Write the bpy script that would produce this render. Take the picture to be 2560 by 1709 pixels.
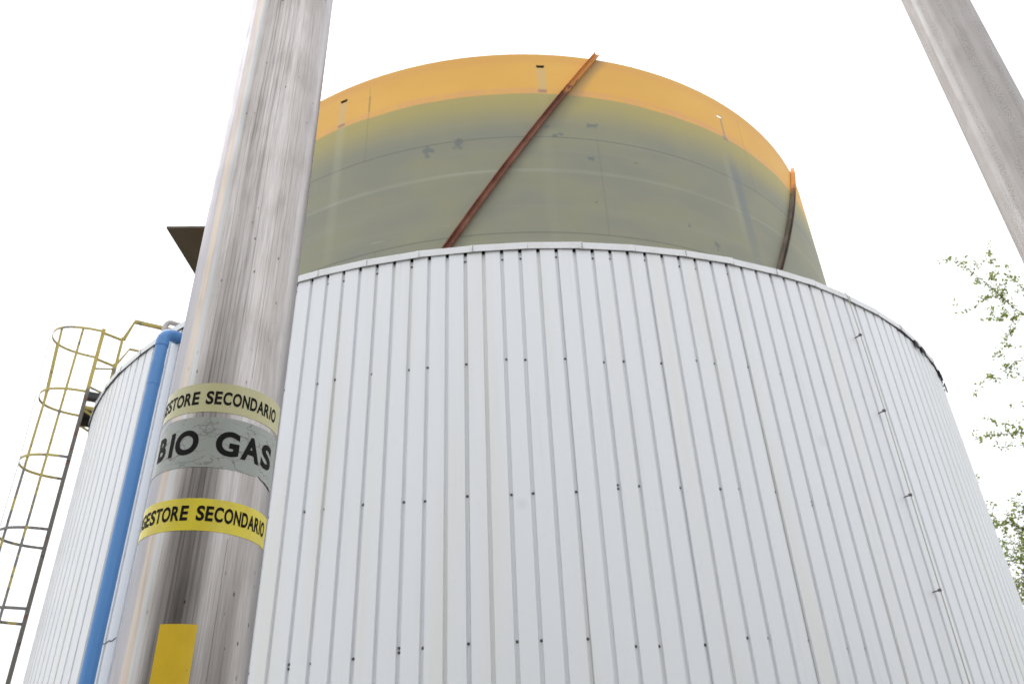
import bpy, bmesh, math, random
from mathutils import Vector, Matrix
from math import sin, cos, radians as rad, pi
C = bpy.context.scene
for o in list(bpy.data.objects): bpy.data.objects.remove(o)
random.seed(11)
EYE = 1.6
# ------------------------------------------------------------------ camera
cd = bpy.data.cameras.new('camera'); cam = bpy.data.objects.new('camera', cd); C.collection.objects.link(cam); C.camera = cam
R = ((0.99901416, -0.04439277, 0.0), (0.0235647, 0.53029954, 0.84748281), (-0.03762211, -0.84664732, 0.53082285))
cam.matrix_world = Matrix(((R[0][0], -R[0][1], -R[0][2], 0), (R[1][0], -R[1][1], -R[1][2], 0), (R[2][0], -R[2][1], -R[2][2], EYE), (0, 0, 0, 1)))
cd.sensor_width = 36; cd.lens = 2036.4 / 2560 * 36; cd.clip_start = 0.05; cd.clip_end = 3000
cd.dof.use_dof = True; cd.dof.focus_distance = 2.1; cd.dof.aperture_fstop = 8.0
# ------------------------------------------------------------------ light
SUN_EL, SUN_AZ = 58, 312            # compass style: 0 = +Y, clockwise
w = bpy.data.worlds.new('World'); C.world = w; w.use_nodes = True
nt = w.node_tree; nt.nodes.clear()
out = nt.nodes.new('ShaderNodeOutputWorld'); bg = nt.nodes.new('ShaderNodeBackground')
sky = nt.nodes.new('ShaderNodeTexSky'); sky.sky_type = 'NISHITA'; sky.sun_disc = False
sky.sun_elevation = rad(SUN_EL); sky.sun_rotation = rad(SUN_AZ); sky.dust_density = 4
tc = nt.nodes.new('ShaderNodeTexCoord'); sp = nt.nodes.new('ShaderNodeSeparateXYZ')
mr = nt.nodes.new('ShaderNodeMapRange'); mr.inputs[1].default_value = 0; mr.inputs[2].default_value = 1; mr.inputs[3].default_value = 0.62; mr.inputs[4].default_value = 1.0
nz = nt.nodes.new('ShaderNodeTexNoise'); nz.inputs['Scale'].default_value = 1.6; nz.inputs['Detail'].default_value = 4
nm = nt.nodes.new('ShaderNodeMapRange'); nm.inputs[1].default_value = .3; nm.inputs[2].default_value = .7; nm.inputs[3].default_value = .9; nm.inputs[4].default_value = 1.08
mu = nt.nodes.new('ShaderNodeMath'); mu.operation = 'MULTIPLY'
cl = nt.nodes.new('ShaderNodeMix'); cl.data_type = 'RGBA'; cl.blend_type = 'MULTIPLY'; cl.inputs[0].default_value = 1; cl.inputs[6].default_value = (10.0, 10.15, 10.4, 1)
mx = nt.nodes.new('ShaderNodeMix'); mx.data_type = 'RGBA'; mx.inputs[0].default_value = 0.88
L = nt.links.new
L(tc.outputs['Generated'], sp.inputs[0]); L(sp.outputs['Z'], mr.inputs[0]); L(tc.outputs['Generated'], nz.inputs['Vector']); L(nz.outputs[0], nm.inputs[0])
L(mr.outputs[0], mu.inputs[0]); L(nm.outputs[0], mu.inputs[1]); L(mu.outputs[0], cl.inputs[7])
L(sky.outputs[0], mx.inputs[6]); L(cl.outputs[2], mx.inputs[7]); L(mx.outputs[2], bg.inputs[0]); bg.inputs[1].default_value = 0.1; L(bg.outputs[0], out.inputs[0])
sl = bpy.data.lights.new('sun', 'SUN'); sl.energy = 0.5; sl.angle = rad(40); sl.color = (1, .96, .9)
so = bpy.data.objects.new('sun', sl); C.collection.objects.link(so); so.location = (0, 0, 30)
sd = Vector((sin(rad(SUN_AZ)) * cos(rad(SUN_EL)), cos(rad(SUN_AZ)) * cos(rad(SUN_EL)), sin(rad(SUN_EL))))
so.rotation_euler = sd.to_track_quat('Z', 'Y').to_euler()
C.view_settings.view_transform = 'Standard'; C.view_settings.look = 'None'; C.view_settings.exposure = 1.06; C.view_settings.gamma = 1
C.render.engine = 'CYCLES'

# ------------------------------------------------------------------ material helper
class M:
    def __init__(s, name, base=(.5, .5, .5), rough=.6, metal=0, spec=.5):
        s.m = bpy.data.materials.new(name); s.m.use_nodes = True; s.t = s.m.node_tree; s.N = s.t.nodes
        s.b = s.N['Principled BSDF']; s.out = s.N['Material Output']
        s.b.inputs['Base Color'].default_value = (*base, 1); s.b.inputs['Roughness'].default_value = rough
        s.b.inputs['Metallic'].default_value = metal; s.b.inputs['Specular IOR Level'].default_value = spec
    def set(s, sock, v):
        if isinstance(v, (int, float)): sock.default_value = v
        elif isinstance(v, tuple): sock.default_value = (*v, 1) if len(v) == 3 and len(sock.default_value) == 4 else v
        else: s.t.links.new(v, sock)
    def uv(s):
        if not hasattr(s, '_uv'):
            n = s.N.new('ShaderNodeUVMap'); n.uv_map = 'UVMap'; q = s.N.new('ShaderNodeSeparateXYZ'); s.t.links.new(n.outputs[0], q.inputs[0]); s._uv = (q.outputs[0], q.outputs[1])
        return s._uv
    def obj(s):
        n = s.N.new('ShaderNodeTexCoord'); q = s.N.new('ShaderNodeSeparateXYZ'); s.t.links.new(n.outputs['Object'], q.inputs[0]); return n.outputs['Object'], q.outputs
    def math(s, op, a, b=0.0, c=None):
        n = s.N.new('ShaderNodeMath'); n.operation = op; s.set(n.inputs[0], a); s.set(n.inputs[1], b)
        if c is not None: s.set(n.inputs[2], c)
        return n.outputs[0]
    def vec(s, x, y, z=0.0):
        n = s.N.new('ShaderNodeCombineXYZ'); s.set(n.inputs[0], x); s.set(n.inputs[1], y); s.set(n.inputs[2], z); return n.outputs[0]
    def noise(s, v, scale=1, detail=3, rough=.5, dist=0):
        n = s.N.new('ShaderNodeTexNoise'); n.inputs['Scale'].default_value = scale; n.inputs['Detail'].default_value = detail
        n.inputs['Roughness'].default_value = rough; n.inputs['Distortion'].default_value = dist; s.t.links.new(v, n.inputs['Vector']); return n.outputs[0]
    def voro(s, v, scale=1, feature='F1', outp='Distance', rnd=1):
        n = s.N.new('ShaderNodeTexVoronoi'); n.feature = feature; n.inputs['Scale'].default_value = scale; n.inputs['Randomness'].default_value = rnd; s.t.links.new(v, n.inputs['Vector']); return n.outputs[outp]
    def ramp(s, x, a, b, lo=0.0, hi=1.0, smooth=True):
        n = s.N.new('ShaderNodeMapRange'); n.interpolation_type = 'SMOOTHSTEP' if smooth else 'LINEAR'; n.clamp = True
        s.set(n.inputs[0], x); s.set(n.inputs[1], a); s.set(n.inputs[2], b); s.set(n.inputs[3], lo); s.set(n.inputs[4], hi)
        return n.outputs[0]
    def mix(s, f, a, b, mode='MIX'):
        n = s.N.new('ShaderNodeMix'); n.data_type = 'RGBA'; n.blend_type = mode; s.set(n.inputs[0], f); s.set(n.inputs[6], a); s.set(n.inputs[7], b); return n.outputs[2]
    def band(s, x, c, hw, soft):       # 1 inside |x-c|<hw
        d = s.math('ABSOLUTE', s.math('SUBTRACT', x, c)); return s.ramp(d, hw, hw + soft, 1.0, 0.0)
    def mul(s, a, b): return s.math('MULTIPLY', a, b)
    def base(s, c): s.set(s.b.inputs['Base Color'], c)
    def rough(s, c): s.set(s.b.inputs['Roughness'], c)
    def bump(s, h, strength=.3, dist=.01):
        n = s.N.new('ShaderNodeBump'); n.inputs['Strength'].default_value = strength; n.inputs['Distance'].default_value = dist
        s.t.links.new(h, n.inputs['Height']); s.t.links.new(n.outputs[0], s.b.inputs['Normal'])

# ------------------------------------------------------------------ object helpers
def tag(o, label=None, cat=None, group=None, kind=None):
    if label: o['label'] = label
    if cat: o['category'] = cat
    if group: o['group'] = group
    if kind: o['kind'] = kind
    return o
def empty(name, loc, label, cat, group=None):
    o = bpy.data.objects.new(name, None); C.collection.objects.link(o); o.location = loc; o.empty_display_size = .3
    return tag(o, label, cat, group)
def link(name, me, mat, parent=None):
    o = bpy.data.objects.new(name, me); C.collection.objects.link(o)
    if mat:
        for m_ in (mat if isinstance(mat, list) else [mat]): me.materials.append(m_.m if isinstance(m_, M) else m_)
    if parent:
        o.parent = parent
        p = parent; off = Vector((0, 0, 0))
        while p is not None:
            off += p.location; p = p.parent
        o.location = -off                      # meshes are written in world coordinates
    return o
class MB:
    def __init__(s): s.v = []; s.f = []; s.uv = []; s.mi = []; s.sm = []
    def face(s, idx, uv=None, mi=0, smooth=False):
        s.f.append(tuple(idx)); s.uv.append(uv or [(0, 0)] * len(idx)); s.mi.append(mi); s.sm.append(smooth)
    def add(s, pts):
        b = len(s.v); s.v += [tuple(p) for p in pts]; return b
    def build(s, name, mat, parent=None):
        me = bpy.data.meshes.new(name); me.from_pydata(s.v, [], s.f)
        ul = me.uv_layers.new(name='UVMap'); k = 0
        for p, uvs, mi, sm in zip(me.polygons, s.uv, s.mi, s.sm):
            p.material_index = mi; p.use_smooth = sm
            for q in range(len(uvs)): ul.data[p.loop_start + q].uv = uvs[q]
        me.update(); return link(name, me, mat, parent)
    def box(s, c, ax, ay, az, mi=0):           # centre and three half-axis vectors
        c, ax, ay, az = map(Vector, (c, ax, ay, az))
        b = s.add([c + ax * i + ay * j + az * k for k in (-1, 1) for j in (-1, 1) for i in (-1, 1)])
        for f in ((0, 2, 3, 1), (4, 5, 7, 6), (0, 1, 5, 4), (2, 6, 7, 3), (0, 4, 6, 2), (1, 3, 7, 5)):
            s.face([b + i for i in f], mi=mi)
    def tube(s, pts, r, n=12, mi=0, cap=True, uvs=1.0, closed=False):
        pts = [Vector(p) for p in pts]; m = len(pts)
        rr = r if isinstance(r, (list, tuple)) else [r] * m
        rings = []; ref = None; dist = 0
        for i, p in enumerate(pts):
            if closed: d = (pts[(i + 1) % m] - pts[i - 1])
            else: d = (pts[min(i + 1, m - 1)] - pts[max(i - 1, 0)])
            d.normalize()
            if ref is None:
                ref = Vector((0, 0, 1)) if abs(d.z) < .9 else Vector((0, -1, 0))
            x = (ref - d * ref.dot(d)).normalized(); ref = x; y = d.cross(x)
            if i: dist += (p - pts[i - 1]).length
            rings.append((s.add([p + (x * cos(2 * pi * k / n) + y * sin(2 * pi * k / n)) * rr[i] for k in range(n)]), dist, rr[i]))
        rg = range(m if closed else m - 1)
        for i in rg:
            a, da, ra = rings[i]; b, db, rb = rings[(i + 1) % m]
            for k in range(n):
                k2 = (k + 1) % n
                s.face([a + k, a + k2, b + k2, b + k], [(2 * pi * ra * k / n, da), (2 * pi * ra * (k + 1) / n, da), (2 * pi * ra * (k + 1) / n, db), (2 * pi * ra * k / n, db)], mi, True)
        if cap and not closed:
            for q_, rv in ((rings[0][0], 1), (rings[-1][0], 0)):
                b = s.add([s.v[q_ + k] for k in range(n)]); s.face([b + k for k in (range(n - 1, -1, -1) if rv else range(n))], mi=mi)
    def bar(s, pts, hw, hh, up=(0, 0, 1), mi=0):       # flat bar: half width along side vector, half height along up
        pts = [Vector(p) for p in pts]; m = len(pts); up = Vector(up); R_ = []
        for i, p in enumerate(pts):
            d = (pts[min(i + 1, m - 1)] - pts[max(i - 1, 0)]).normalized()
            sd_ = d.cross(up).normalized(); u2 = sd_.cross(d).normalized()
            R_.append(s.add([p - sd_ * hw - u2 * hh, p + sd_ * hw - u2 * hh, p + sd_ * hw + u2 * hh, p - sd_ * hw + u2 * hh]))
        for a, b in zip(R_, R_[1:]):
            for k in range(4):
                k2 = (k + 1) % 4; s.face([a + k, a + k2, b + k2, b + k], mi=mi)
        s.face([R_[0] + k for k in (3, 2, 1, 0)], mi=mi); s.face([R_[-1] + k for k in range(4)], mi=mi)

TC = Vector((0.037, 17.864, 0))                 # axis of tank and bell
def cp(r, az, z):                                # az in degrees about the tank axis, 0 = towards camera, + = right; z above eye
    a = rad(az); return Vector((TC.x + r * sin(a), TC.y - r * cos(a), z + EYE))
def arcgrid(mb, cen, r, a0, a1, na, zs, mi=0, holes=(), flip=False):
    aa = [a0 + (a1 - a0) * i / na for i in range(na + 1)] if isinstance(na, int) else na
    b = mb.add([(cen[0] + r * sin(rad(a)), cen[1] - r * cos(rad(a)), z) for z in zs for a in aa]); n = len(aa)
    for j in range(len(zs) - 1):
        for i in range(n - 1):
            am = (aa[i] + aa[i + 1]) / 2; zm = (zs[j] + zs[j + 1]) / 2
            if any(h[0] < am < h[1] and h[2] < zm < h[3] for h in holes): continue
            q = [b + j * n + i, b + j * n + i + 1, b + (j + 1) * n + i + 1, b + (j + 1) * n + i]
            uv = [(rad(aa[i]) * r, zs[j]), (rad(aa[i + 1]) * r, zs[j]), (rad(aa[i + 1]) * r, zs[j + 1]), (rad(aa[i]) * r, zs[j + 1])]
            if flip: q.reverse(); uv.reverse()
            mb.face(q, uv, mi, True)

# ------------------------------------------------------------------ materials
# cladding
m = M('white_cladding', (.78, .79, .81), .42); u, v = m.uv()
st = m.noise(m.vec(m.mul(u, 2.6), m.mul(v, .12)), 1, 3); st2 = m.noise(m.vec(m.mul(u, 9), m.mul(v, .35)), 1, 3)
c = m.mix(m.ramp(st, .5, .72, 0, .6), (.775, .79, .81), (.75, .745, .70))
c = m.mix(m.ramp(st2, .55, .8, 0, .22), c, (.66, .67, .66))
sp_ = m.noise(m.vec(m.math('ADD', m.mul(u, 26), m.mul(v, 14)), m.mul(v, 9)), 1, 2)
c = m.mix(m.ramp(sp_, .66, .74, 0, .22), c, (.60, .61, .63))
for (a, z, r_) in ((-.05 * 1, 3.35, .1), (25.6, 4.35, .14)):
    du = m.math('SUBTRACT', u, rad(a) * 9.05); dv = m.math('SUBTRACT', v, z)
    d = m.math('SQRT', m.math('ADD', m.mul(du, du), m.mul(dv, dv))); c = m.mix(m.ramp(d, 0, r_, .22, 0), c, (.45, .47, .49))
m.base(c); m.rough(m.ramp(st2, .3, .7, .36, .5)); m.bump(m.noise(m.vec(m.mul(u, 3.5), m.mul(v, 1.2)), 1, 2), .12, .02); CLAD = m
DARK = M('dark_joint', (.035, .035, .035), .8)
GALV = M('bare_sheet_edge', (.52, .53, .54), .45, .1)
m = M('rim_sheet', (.72, .73, .74), .35); o_, q = m.obj()
n1 = m.noise(o_, 3, 4); m.base(m.mix(m.ramp(n1, .45, .7, 0, .35), (.76, .77, .78), (.6, .59, .56))); FLASH = m
m = M('screw_rubber', (.09, .083, .075), .6); SCREW = m
# bell
m = M('bell_paint', (.4, .4, .3), .62, spec=.3); u, v = m.uv(); z = m.math('SUBTRACT', v, EYE)
zz = m.math('ADD', z, m.mul(m.math('SUBTRACT', m.noise(m.vec(m.mul(u, .5), 0.0), 1, 3), .5), .12))
hor = m.noise(m.vec(m.mul(u, .12), m.mul(v, 5)), 1, 5, .6); blot = m.noise(m.vec(m.mul(u, .6), m.mul(v, 1.0)), 1, 4)
ver = m.noise(m.vec(m.mul(u, 2.5), m.mul(v, .25)), 1, 3)
green = m.mix(m.ramp(blot, .35, .65), (.275, .27, .18), (.24, .245, .19))
green = m.mix(m.ramp(hor, .5, .72, 0, .4), green, (.29, .295, .23))
green = m.mix(m.ramp(ver, .55, .8, 0, .15), green, (.30, .30, .22))
edge = m.math('ADD', zz, m.mul(m.math('SUBTRACT', ver, .5), .1))
edge = m.math('ADD', edge, m.mul(m.math('SUBTRACT', blot, .5), .5))
green = m.mix(m.ramp(edge, 10.75, 11.75), green, (.42, .355, .125))
ora = m.mix(m.ramp(blot, .3, .7), (.77, .42, .075), (.81, .455, .085)); ora = m.mix(m.ramp(hor, .52, .7, 0, .3), ora, (.74, .36, .10))
ora = m.mix(m.ramp(z, 12.5, 12.72, 0, .28), ora, (.70, .33, .09))
pk = m.mul(m.band(z, 11.84, .03, .09), m.ramp(ver, .3, .6, .15, .55)); ora = m.mix(pk, ora, (.72, .36, .17))
c = m.mix(m.ramp(zz, 11.74, 11.79), green, ora)
for lz in (10.66, 8.49): c = m.mix(m.mul(m.band(z, lz, .006, .012), .6), c, (.10, .11, .09))
c = m.mix(m.mul(m.band(z, 9.86, .01, .05), m.ramp(hor, .35, .55, .05, .4)), c, (.45, .46, .38))
for a, z0, z1 in ((-19.5, 10.66, 12.6), (39.0, 10.66, 12.6), (68.3, 10.66, 12.6), (-48.8, 10.66, 12.6), (12.4, 8.49, 10.66), (-46.1, 8.49, 10.66), (71, 8.49, 10.66), (-17, 6, 8.49), (41, 6, 8.49)):
    c = m.mix(m.mul(m.mul(m.band(u, rad(a) * 7.63, .004, .012), m.mul(m.ramp(z, z0 - .01, z0), m.ramp(z, z1, z1 + .02, 1, 0))), .28), c, (.13, .12, .08))
c = m.mix(m.mul(m.band(u, rad(-19.45) * 7.63, .012, .01), m.mul(m.band(z, 12.15, .2, .03), .6)), c, (.30, .17, .08))
for a, pale in ((5.5, 1), (-24, 1), (34.7, 0)):          # run-off below each slot
    uu = m.math('SUBTRACT', u, rad(a) * 7.63)
    if pale:
        patch = m.mul(m.band(uu, 0, .055, .05), m.mul(m.ramp(z, 11.86, 11.9), m.ramp(z, 12.5, 12.52, 1, 0)))
        c = m.mix(m.mul(patch, .55), c, (.62, .47, .24))
        c = m.mix(m.mul(m.band(uu, 0, .07, .02), m.mul(m.band(z, 11.84, .035, .02), .8)), c, (.36, .22, .15))
        run = m.mul(m.band(uu, 0, .03, .12), m.ramp(z, 7.5, 11.6, .03, .2 if a < 0 else .06)); c = m.mix(m.mul(run, m.ramp(z, 11.8, 11.84, 1, 0)), c, (.50, .50, .36))
    else:
        patch = m.mul(m.band(uu, 0, .012, .03), m.mul(m.ramp(z, 11.74, 11.8), m.ramp(z, 12.32, 12.36, 1, 0)))
        c = m.mix(m.mul(patch, .8), c, (.38, .27, .17))
        c = m.mix(m.mul(m.band(uu, 0, .06, .02), m.mul(m.band(z, 11.76, .04, .03), .7)), c, (.30, .24, .2))
        dz = m.math('SUBTRACT', 11.7, z); ud = m.math('SUBTRACT', uu, m.mul(dz, .02))
        run = m.mul(m.band(ud, .02, .05, .12), m.mul(m.ramp(z, 11.5, 10.6, 0, .6), m.ramp(z, 8.2, 10, .3, 1))); c = m.mix(run, c, (.17, .20, .21))
        run = m.mul(m.band(ud, -.16, .03, .1), m.mul(m.ramp(z, 11.6, 10.8, 0, .18), m.ramp(z, 8.6, 10, 0, 1))); c = m.mix(run, c, (.42, .43, .36))
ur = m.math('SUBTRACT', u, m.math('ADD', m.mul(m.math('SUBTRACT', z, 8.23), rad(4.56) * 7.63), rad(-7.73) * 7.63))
halo = m.mul(m.ramp(ur, 0, .04), m.ramp(ur, .10, m.ramp(blot, .3, .7, .25, .6), 1, 0)); c = m.mix(m.mul(halo, m.ramp(z, 9, 11.2, .3, .5)), c, (.155, .15, .12))  # grime and soft rail shade together, painted along the rail's right side
warp = m.noise(m.vec(m.mul(u, 9), m.mul(v, 9)), 1, 4)
for a, z0, ru, rv in ((-10.4, 10.50, .13, .13), (-6.2, 10.58, .13, .12), (12.2, 11.02, .15, .07), (6.6, 10.70, .06, .06), (5.6, 10.92, .07, .06), (7.4, 10.74, .06, .05), (24, 9.0, .05, .06), (-24.5, 7.9, .05, .06), (11.2, 10.2, .09, .05), (34.5, 8.45, .05, .05), (-9.8, 8.1, .06, .04), (28, 8.75, .07, .10)):
    du = m.math('DIVIDE', m.math('SUBTRACT', u, rad(a) * 7.63), ru); dv = m.math('DIVIDE', m.math('SUBTRACT', z, z0), rv)
    d = m.math('ADD', m.math('SQRT', m.math('ADD', m.mul(du, du), m.mul(dv, dv))), m.mul(m.math('SUBTRACT', warp, .5), 3.2))
    c = m.mix(m.ramp(d, .45, 1.0, .75, 0), c, (.13, .155, .15))
pit = m.noise(m.vec(m.mul(u, 4.5), m.mul(v, 4.5)), 1, 2); c = m.mix(m.mul(m.ramp(pit, .745, .77, 0, .6), m.ramp(z, 11.5, 11.7, 1, 0)), c, (.12, .13, .12))
scr = m.noise(m.vec(m.mul(m.math('SUBTRACT', u, m.mul(v, .6)), 1.6), m.mul(v, 26)), 1, 3)
c = m.mix(m.mul(m.ramp(scr, .70, .74, 0, .5), m.ramp(z, 9.4, 9.0)), c, (.5, .5, .43))
grain = m.noise(m.vec(m.mul(u, 30), m.mul(v, 60)), 1, 2); c = m.mix(m.ramp(grain, .3, .7, 0, .1), c, (.3, .3, .26))
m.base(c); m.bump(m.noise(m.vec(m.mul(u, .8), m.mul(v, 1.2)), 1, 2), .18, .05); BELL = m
m = M('rust_and_paint', (.3, .1, .05), .8, spec=.25); o_, q = m.obj(); z = m.math('SUBTRACT', q[2], EYE)
n1 = m.noise(o_, 9, 5, .65); n2 = m.noise(o_, 2.2, 3); nn = m.noise(o_, 26, 3)
rust = m.mix(m.ramp(n2, .35, .65), (.22, .09, .062), (.34, .16, .11)); rust = m.mix(m.ramp(nn, .5, .75, 0, .5), rust, (.40, .19, .12)); rust = m.mix(m.ramp(n1, .55, .75, 0, .35), rust, (.15, .055, .045))
k = m.ramp(m.math('ADD', z, m.mul(m.math('SUBTRACT', n1, .5), 1.4)), 11.93, 11.97); c = m.mix(k, rust, (.70, .33, .10)); m.base(c); RUST = m
m = M('grey_rail_paint', (.3, .1, .05), .8, spec=.25); o_, q = m.obj(); z = m.math('SUBTRACT', q[2], EYE)
n1 = m.noise(o_, 9, 5, .65); n2 = m.noise(o_, 2.2, 3); nn = m.noise(o_, 26, 3)
rust = m.mix(m.ramp(n2, .35, .65), (.10, .085, .07), (.16, .13, .10)); rust = m.mix(m.ramp(nn, .5, .75, 0, .5), rust, (.30, .12, .07)); rust = m.mix(m.ramp(n1, .55, .75, 0, .35), rust, (.07, .06, .055))
k = m.ramp(m.math('ADD', z, m.mul(m.math('SUBTRACT', n1, .5), 1.4)), 11.6, 12.2); c = m.mix(k, rust, (.70, .33, .10)); m.base(c); RUST2 = m
m = M('platform_steel', (.10, .085, .06), .75); o_, q = m.obj(); m.base(m.mix(m.noise(o_, 2.5, 4), (.12, .10, .07), (.075, .065, .05))); PLAT = m
ROOF = M('bell_roof', (.3, .3, .25), .7)
# ladder paint
m = M('ladder_paint', (.5, .4, .1), .55); o_, q = m.obj(); z = m.math('SUBTRACT', q[2], EYE)
n1 = m.noise(o_, 2.2, 5, .6); n2 = m.noise(o_, 11, 3)
th = m.math('ADD', m.mul(m.math('ADD', n1, m.mul(m.math('SUBTRACT', n2, .5), .35)), 1), m.ramp(z, 5.0, 7.4, .11, -.07))
c = m.mix(m.ramp(th, .52, .58), (.48, .385, .10), (.19, .185, .175)); c = m.mix(m.ramp(n2, .62, .7, 0, .8), c, (.16, .06, .03)); m.base(c); LAD = m
m = M('ladder_stringer_paint', (.3, .26, .1), .6); o_, q = m.obj(); z = m.math('SUBTRACT', q[2], EYE)
n1 = m.noise(o_, 1.4, 4); th = m.math('ADD', z, m.mul(m.math('SUBTRACT', n1, .5), 2.0))
c = m.mix(m.ramp(th, 7.15, 7.4), (.15, .135, .115), (.52, .41, .10)); n2 = m.noise(o_, 7, 3); c = m.mix(m.ramp(n2, .6, .68, 0, .8), c, (.17, .06, .035)); m.base(c); LSTR = m
BLK = M('dark_landing_steel', (.03, .03, .032), .6)
m = M('blue_plastic', (.06, .21, .50), .38); u, v = m.uv(); n1 = m.noise(m.vec(m.mul(u, 4), m.mul(v, .6)), 1, 4)
m.base(m.mix(n1, (.055, .20, .48), (.085, .25, .55))); BLUE = m
GREYP = M('grey_vent_paint', (.42, .40, .38), .5, .2)
ROPE = M('pale_rope', (.72, .73, .76), .7); WIRE = M('steel_wire', (.36, .33, .27), .45, .6)
# stainless pipes
def steel(name, seed, warm, peach, matte=False):
    m = M(name, (.5, .48, .46), .3, 1.0); u, v = m.uv()
    wob = m.mul(m.math('SUBTRACT', m.noise(m.vec(m.mul(u, 3), m.mul(v, 1.1), seed), 1, 3), .5), .018)
    uw = m.math('ADD', u, wob)
    s1 = m.noise(m.vec(m.mul(uw, 14), m.mul(v, .14), seed), 1, 4, .6); s2 = m.noise(m.vec(m.mul(uw, 55), m.mul(v, .35), seed + 3), 1, 5, .68)
    s3 = m.noise(m.vec(m.mul(u, 330), m.mul(v, 9), seed + 5), 1, 3); bl = m.noise(m.vec(m.mul(u, 12), m.mul(v, 5), seed + 9), 1, 4)
    c = m.mix(m.ramp(s1, .3, .7), (.425, .392, .368), (.52, .49, .47))
    c = m.mix(m.ramp(s2, .54, .76, 0, .36), c, (.25, .215, .185))
    c = m.mix(m.ramp(s2, .46, .28, 0, .3), c, (.54, .515, .495))
    c = m.mix(m.ramp(bl, .48, .72, 0, warm * .8), c, (.30, .25, .205))
    c = m.mix(m.ramp(s3, .35, .7, 0, .35), c, (.2, .19, .18))
    pv = m.voro(m.vec(m.mul(u, 42), m.mul(v, 20), seed), 1); pn = m.noise(m.vec(m.mul(u, 9), m.mul(v, 3.2), seed + 20), 1, 3)
    c = m.mix(m.mul(m.ramp(pv, .07, .12, 1, 0), m.ramp(pn, .49, .56, 0, .85)), c, (.10, .08, .065))
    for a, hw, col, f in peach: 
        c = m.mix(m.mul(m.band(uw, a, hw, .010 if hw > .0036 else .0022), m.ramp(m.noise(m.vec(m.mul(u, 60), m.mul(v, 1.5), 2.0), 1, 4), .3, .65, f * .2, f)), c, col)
    rg = m.math('ADD', m.ramp(s2, .3, .7, .30, .46), m.ramp(bl, .3, .7, -.03, .08)); gr = m.noise(m.vec(m.mul(u, 300), m.mul(v, 160), seed), 1, 3); gp = m.noise(m.vec(m.mul(u, 26), m.mul(v, 1.2), seed + 4), 1, 3)
    if matte: c = m.mix(.55, c, (.66, .62, .595)); c = m.mix(m.mul(m.ramp(gr, .54, .62, 0, .75), m.ramp(gp, .46, .6)), c, (.17, .14, .115))
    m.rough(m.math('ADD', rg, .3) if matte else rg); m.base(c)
    m.b.inputs['Specular Tint'].default_value = (.62, .62, .66, 1)
    m.bump(m.noise(m.vec(m.mul(u, 90), m.mul(v, .8), seed), 1, 3), .05, .002)
    return m
r0 = .135
STEEL = steel('weathered_stainless', 1.0, .30, [(rad(-49.5) * r0, .009, (.60, .50, .39), .8), (rad(-41.5) * r0, .004, (.46, .485, .50), .7), (rad(-37.5) * r0, .001, (.46, .43, .32), .5), (rad(-61) * r0, .012, (.42, .41, .42), .8), (rad(-75) * r0, .012, (.37, .375, .40), .8)] + [(rad(a_) * r0, h_, (.13, .108, .092), f_) for a_, h_, f_ in ((-27, .0006, .35), (-21, .0014, .55), (-17.5, .0003, .5), (-13, .0008, .45), (-8.5, .0004, .5), (-4, .0018, .4), (2, .0003, .4), (17, .001, .2), (33, .0015, .2))])  # peach, blue and grey bands paint mirrored surroundings into the base colour
m = STEEL; 
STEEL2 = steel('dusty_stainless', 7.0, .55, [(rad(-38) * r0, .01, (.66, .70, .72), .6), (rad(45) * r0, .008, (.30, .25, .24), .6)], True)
STEEL2.b.inputs['Metallic'].default_value = .35
STEEL2.b.inputs['Coat Weight'].default_value = 0
def vinyl(name, col, col2, cracks=False, specks=0.0):
    m = M(name, col, .38); u, v = m.uv(); n1 = m.noise(m.vec(m.mul(u, 25), m.mul(v, 12)), 1, 4)
    c = m.mix(m.ramp(n1, .35, .7), col, col2)
    if specks:
        pv = m.voro(m.vec(m.mul(u, 95), m.mul(v, 80)), 1); pn = m.noise(m.vec(m.mul(u, 20), m.mul(v, 12)), 1, 3)
        c = m.mix(m.mul(m.ramp(pv, .10, .16, 1, 0), m.ramp(pn, .52, .58, 0, specks)), c, (.09, .07, .04))
    if cracks:
        w1 = m.noise(m.vec(m.mul(u, 22), m.mul(v, 22)), 1, 4); w2 = m.noise(m.vec(m.mul(u, 22), m.mul(v, 22), 5.0), 1, 4)
        cv = m.vec(m.math('ADD', m.mul(u, 13), m.mul(w1, 1.1)), m.math('ADD', m.mul(v, 30), m.mul(w2, 1.3)))
        d = m.voro(cv, 1, 'DISTANCE_TO_EDGE'); hide = m.ramp(m.noise(m.vec(m.mul(u, 14), m.mul(v, 18), 8.0), 1, 2), .40, .5)
        ck = m.mul(m.ramp(d, .006, .022, 1, 0), hide)
        cv2 = m.vec(m.math('ADD', m.mul(u, 30), m.mul(w2, 1.6)), m.math('ADD', m.mul(v, 75), m.mul(w1, 2)))
        d2 = m.voro(cv2, 1, 'DISTANCE_TO_EDGE'); h2 = m.ramp(m.noise(m.vec(m.mul(u, 18), m.mul(v, 22), 13.0), 1, 2), .54, .6)
        ck = m.math('MAXIMUM', ck, m.mul(m.mul(m.ramp(d2, .02, .06, 1, 0), h2), .7)); c = m.mix(m.mul(ck, .7), c, (.12, .12, .11))
    m.base(c); return m
PALE = vinyl('faded_yellow_vinyl', (.58, .555, .29), (.62, .585, .335), specks=.6)
GREYV = vinyl('grey_green_vinyl', (.36, .385, .35), (.39, .41, .375), cracks=True, specks=.4)
YEL = vinyl('bright_yellow_vinyl', (.84, .70, .05), (.76, .62, .05))
ORY = vinyl('golden_yellow_vinyl', (.82, .55, .03), (.76, .51, .03), specks=.7)
INK = M('black_ink', (.014, .013, .013), .6, spec=.08)
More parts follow.
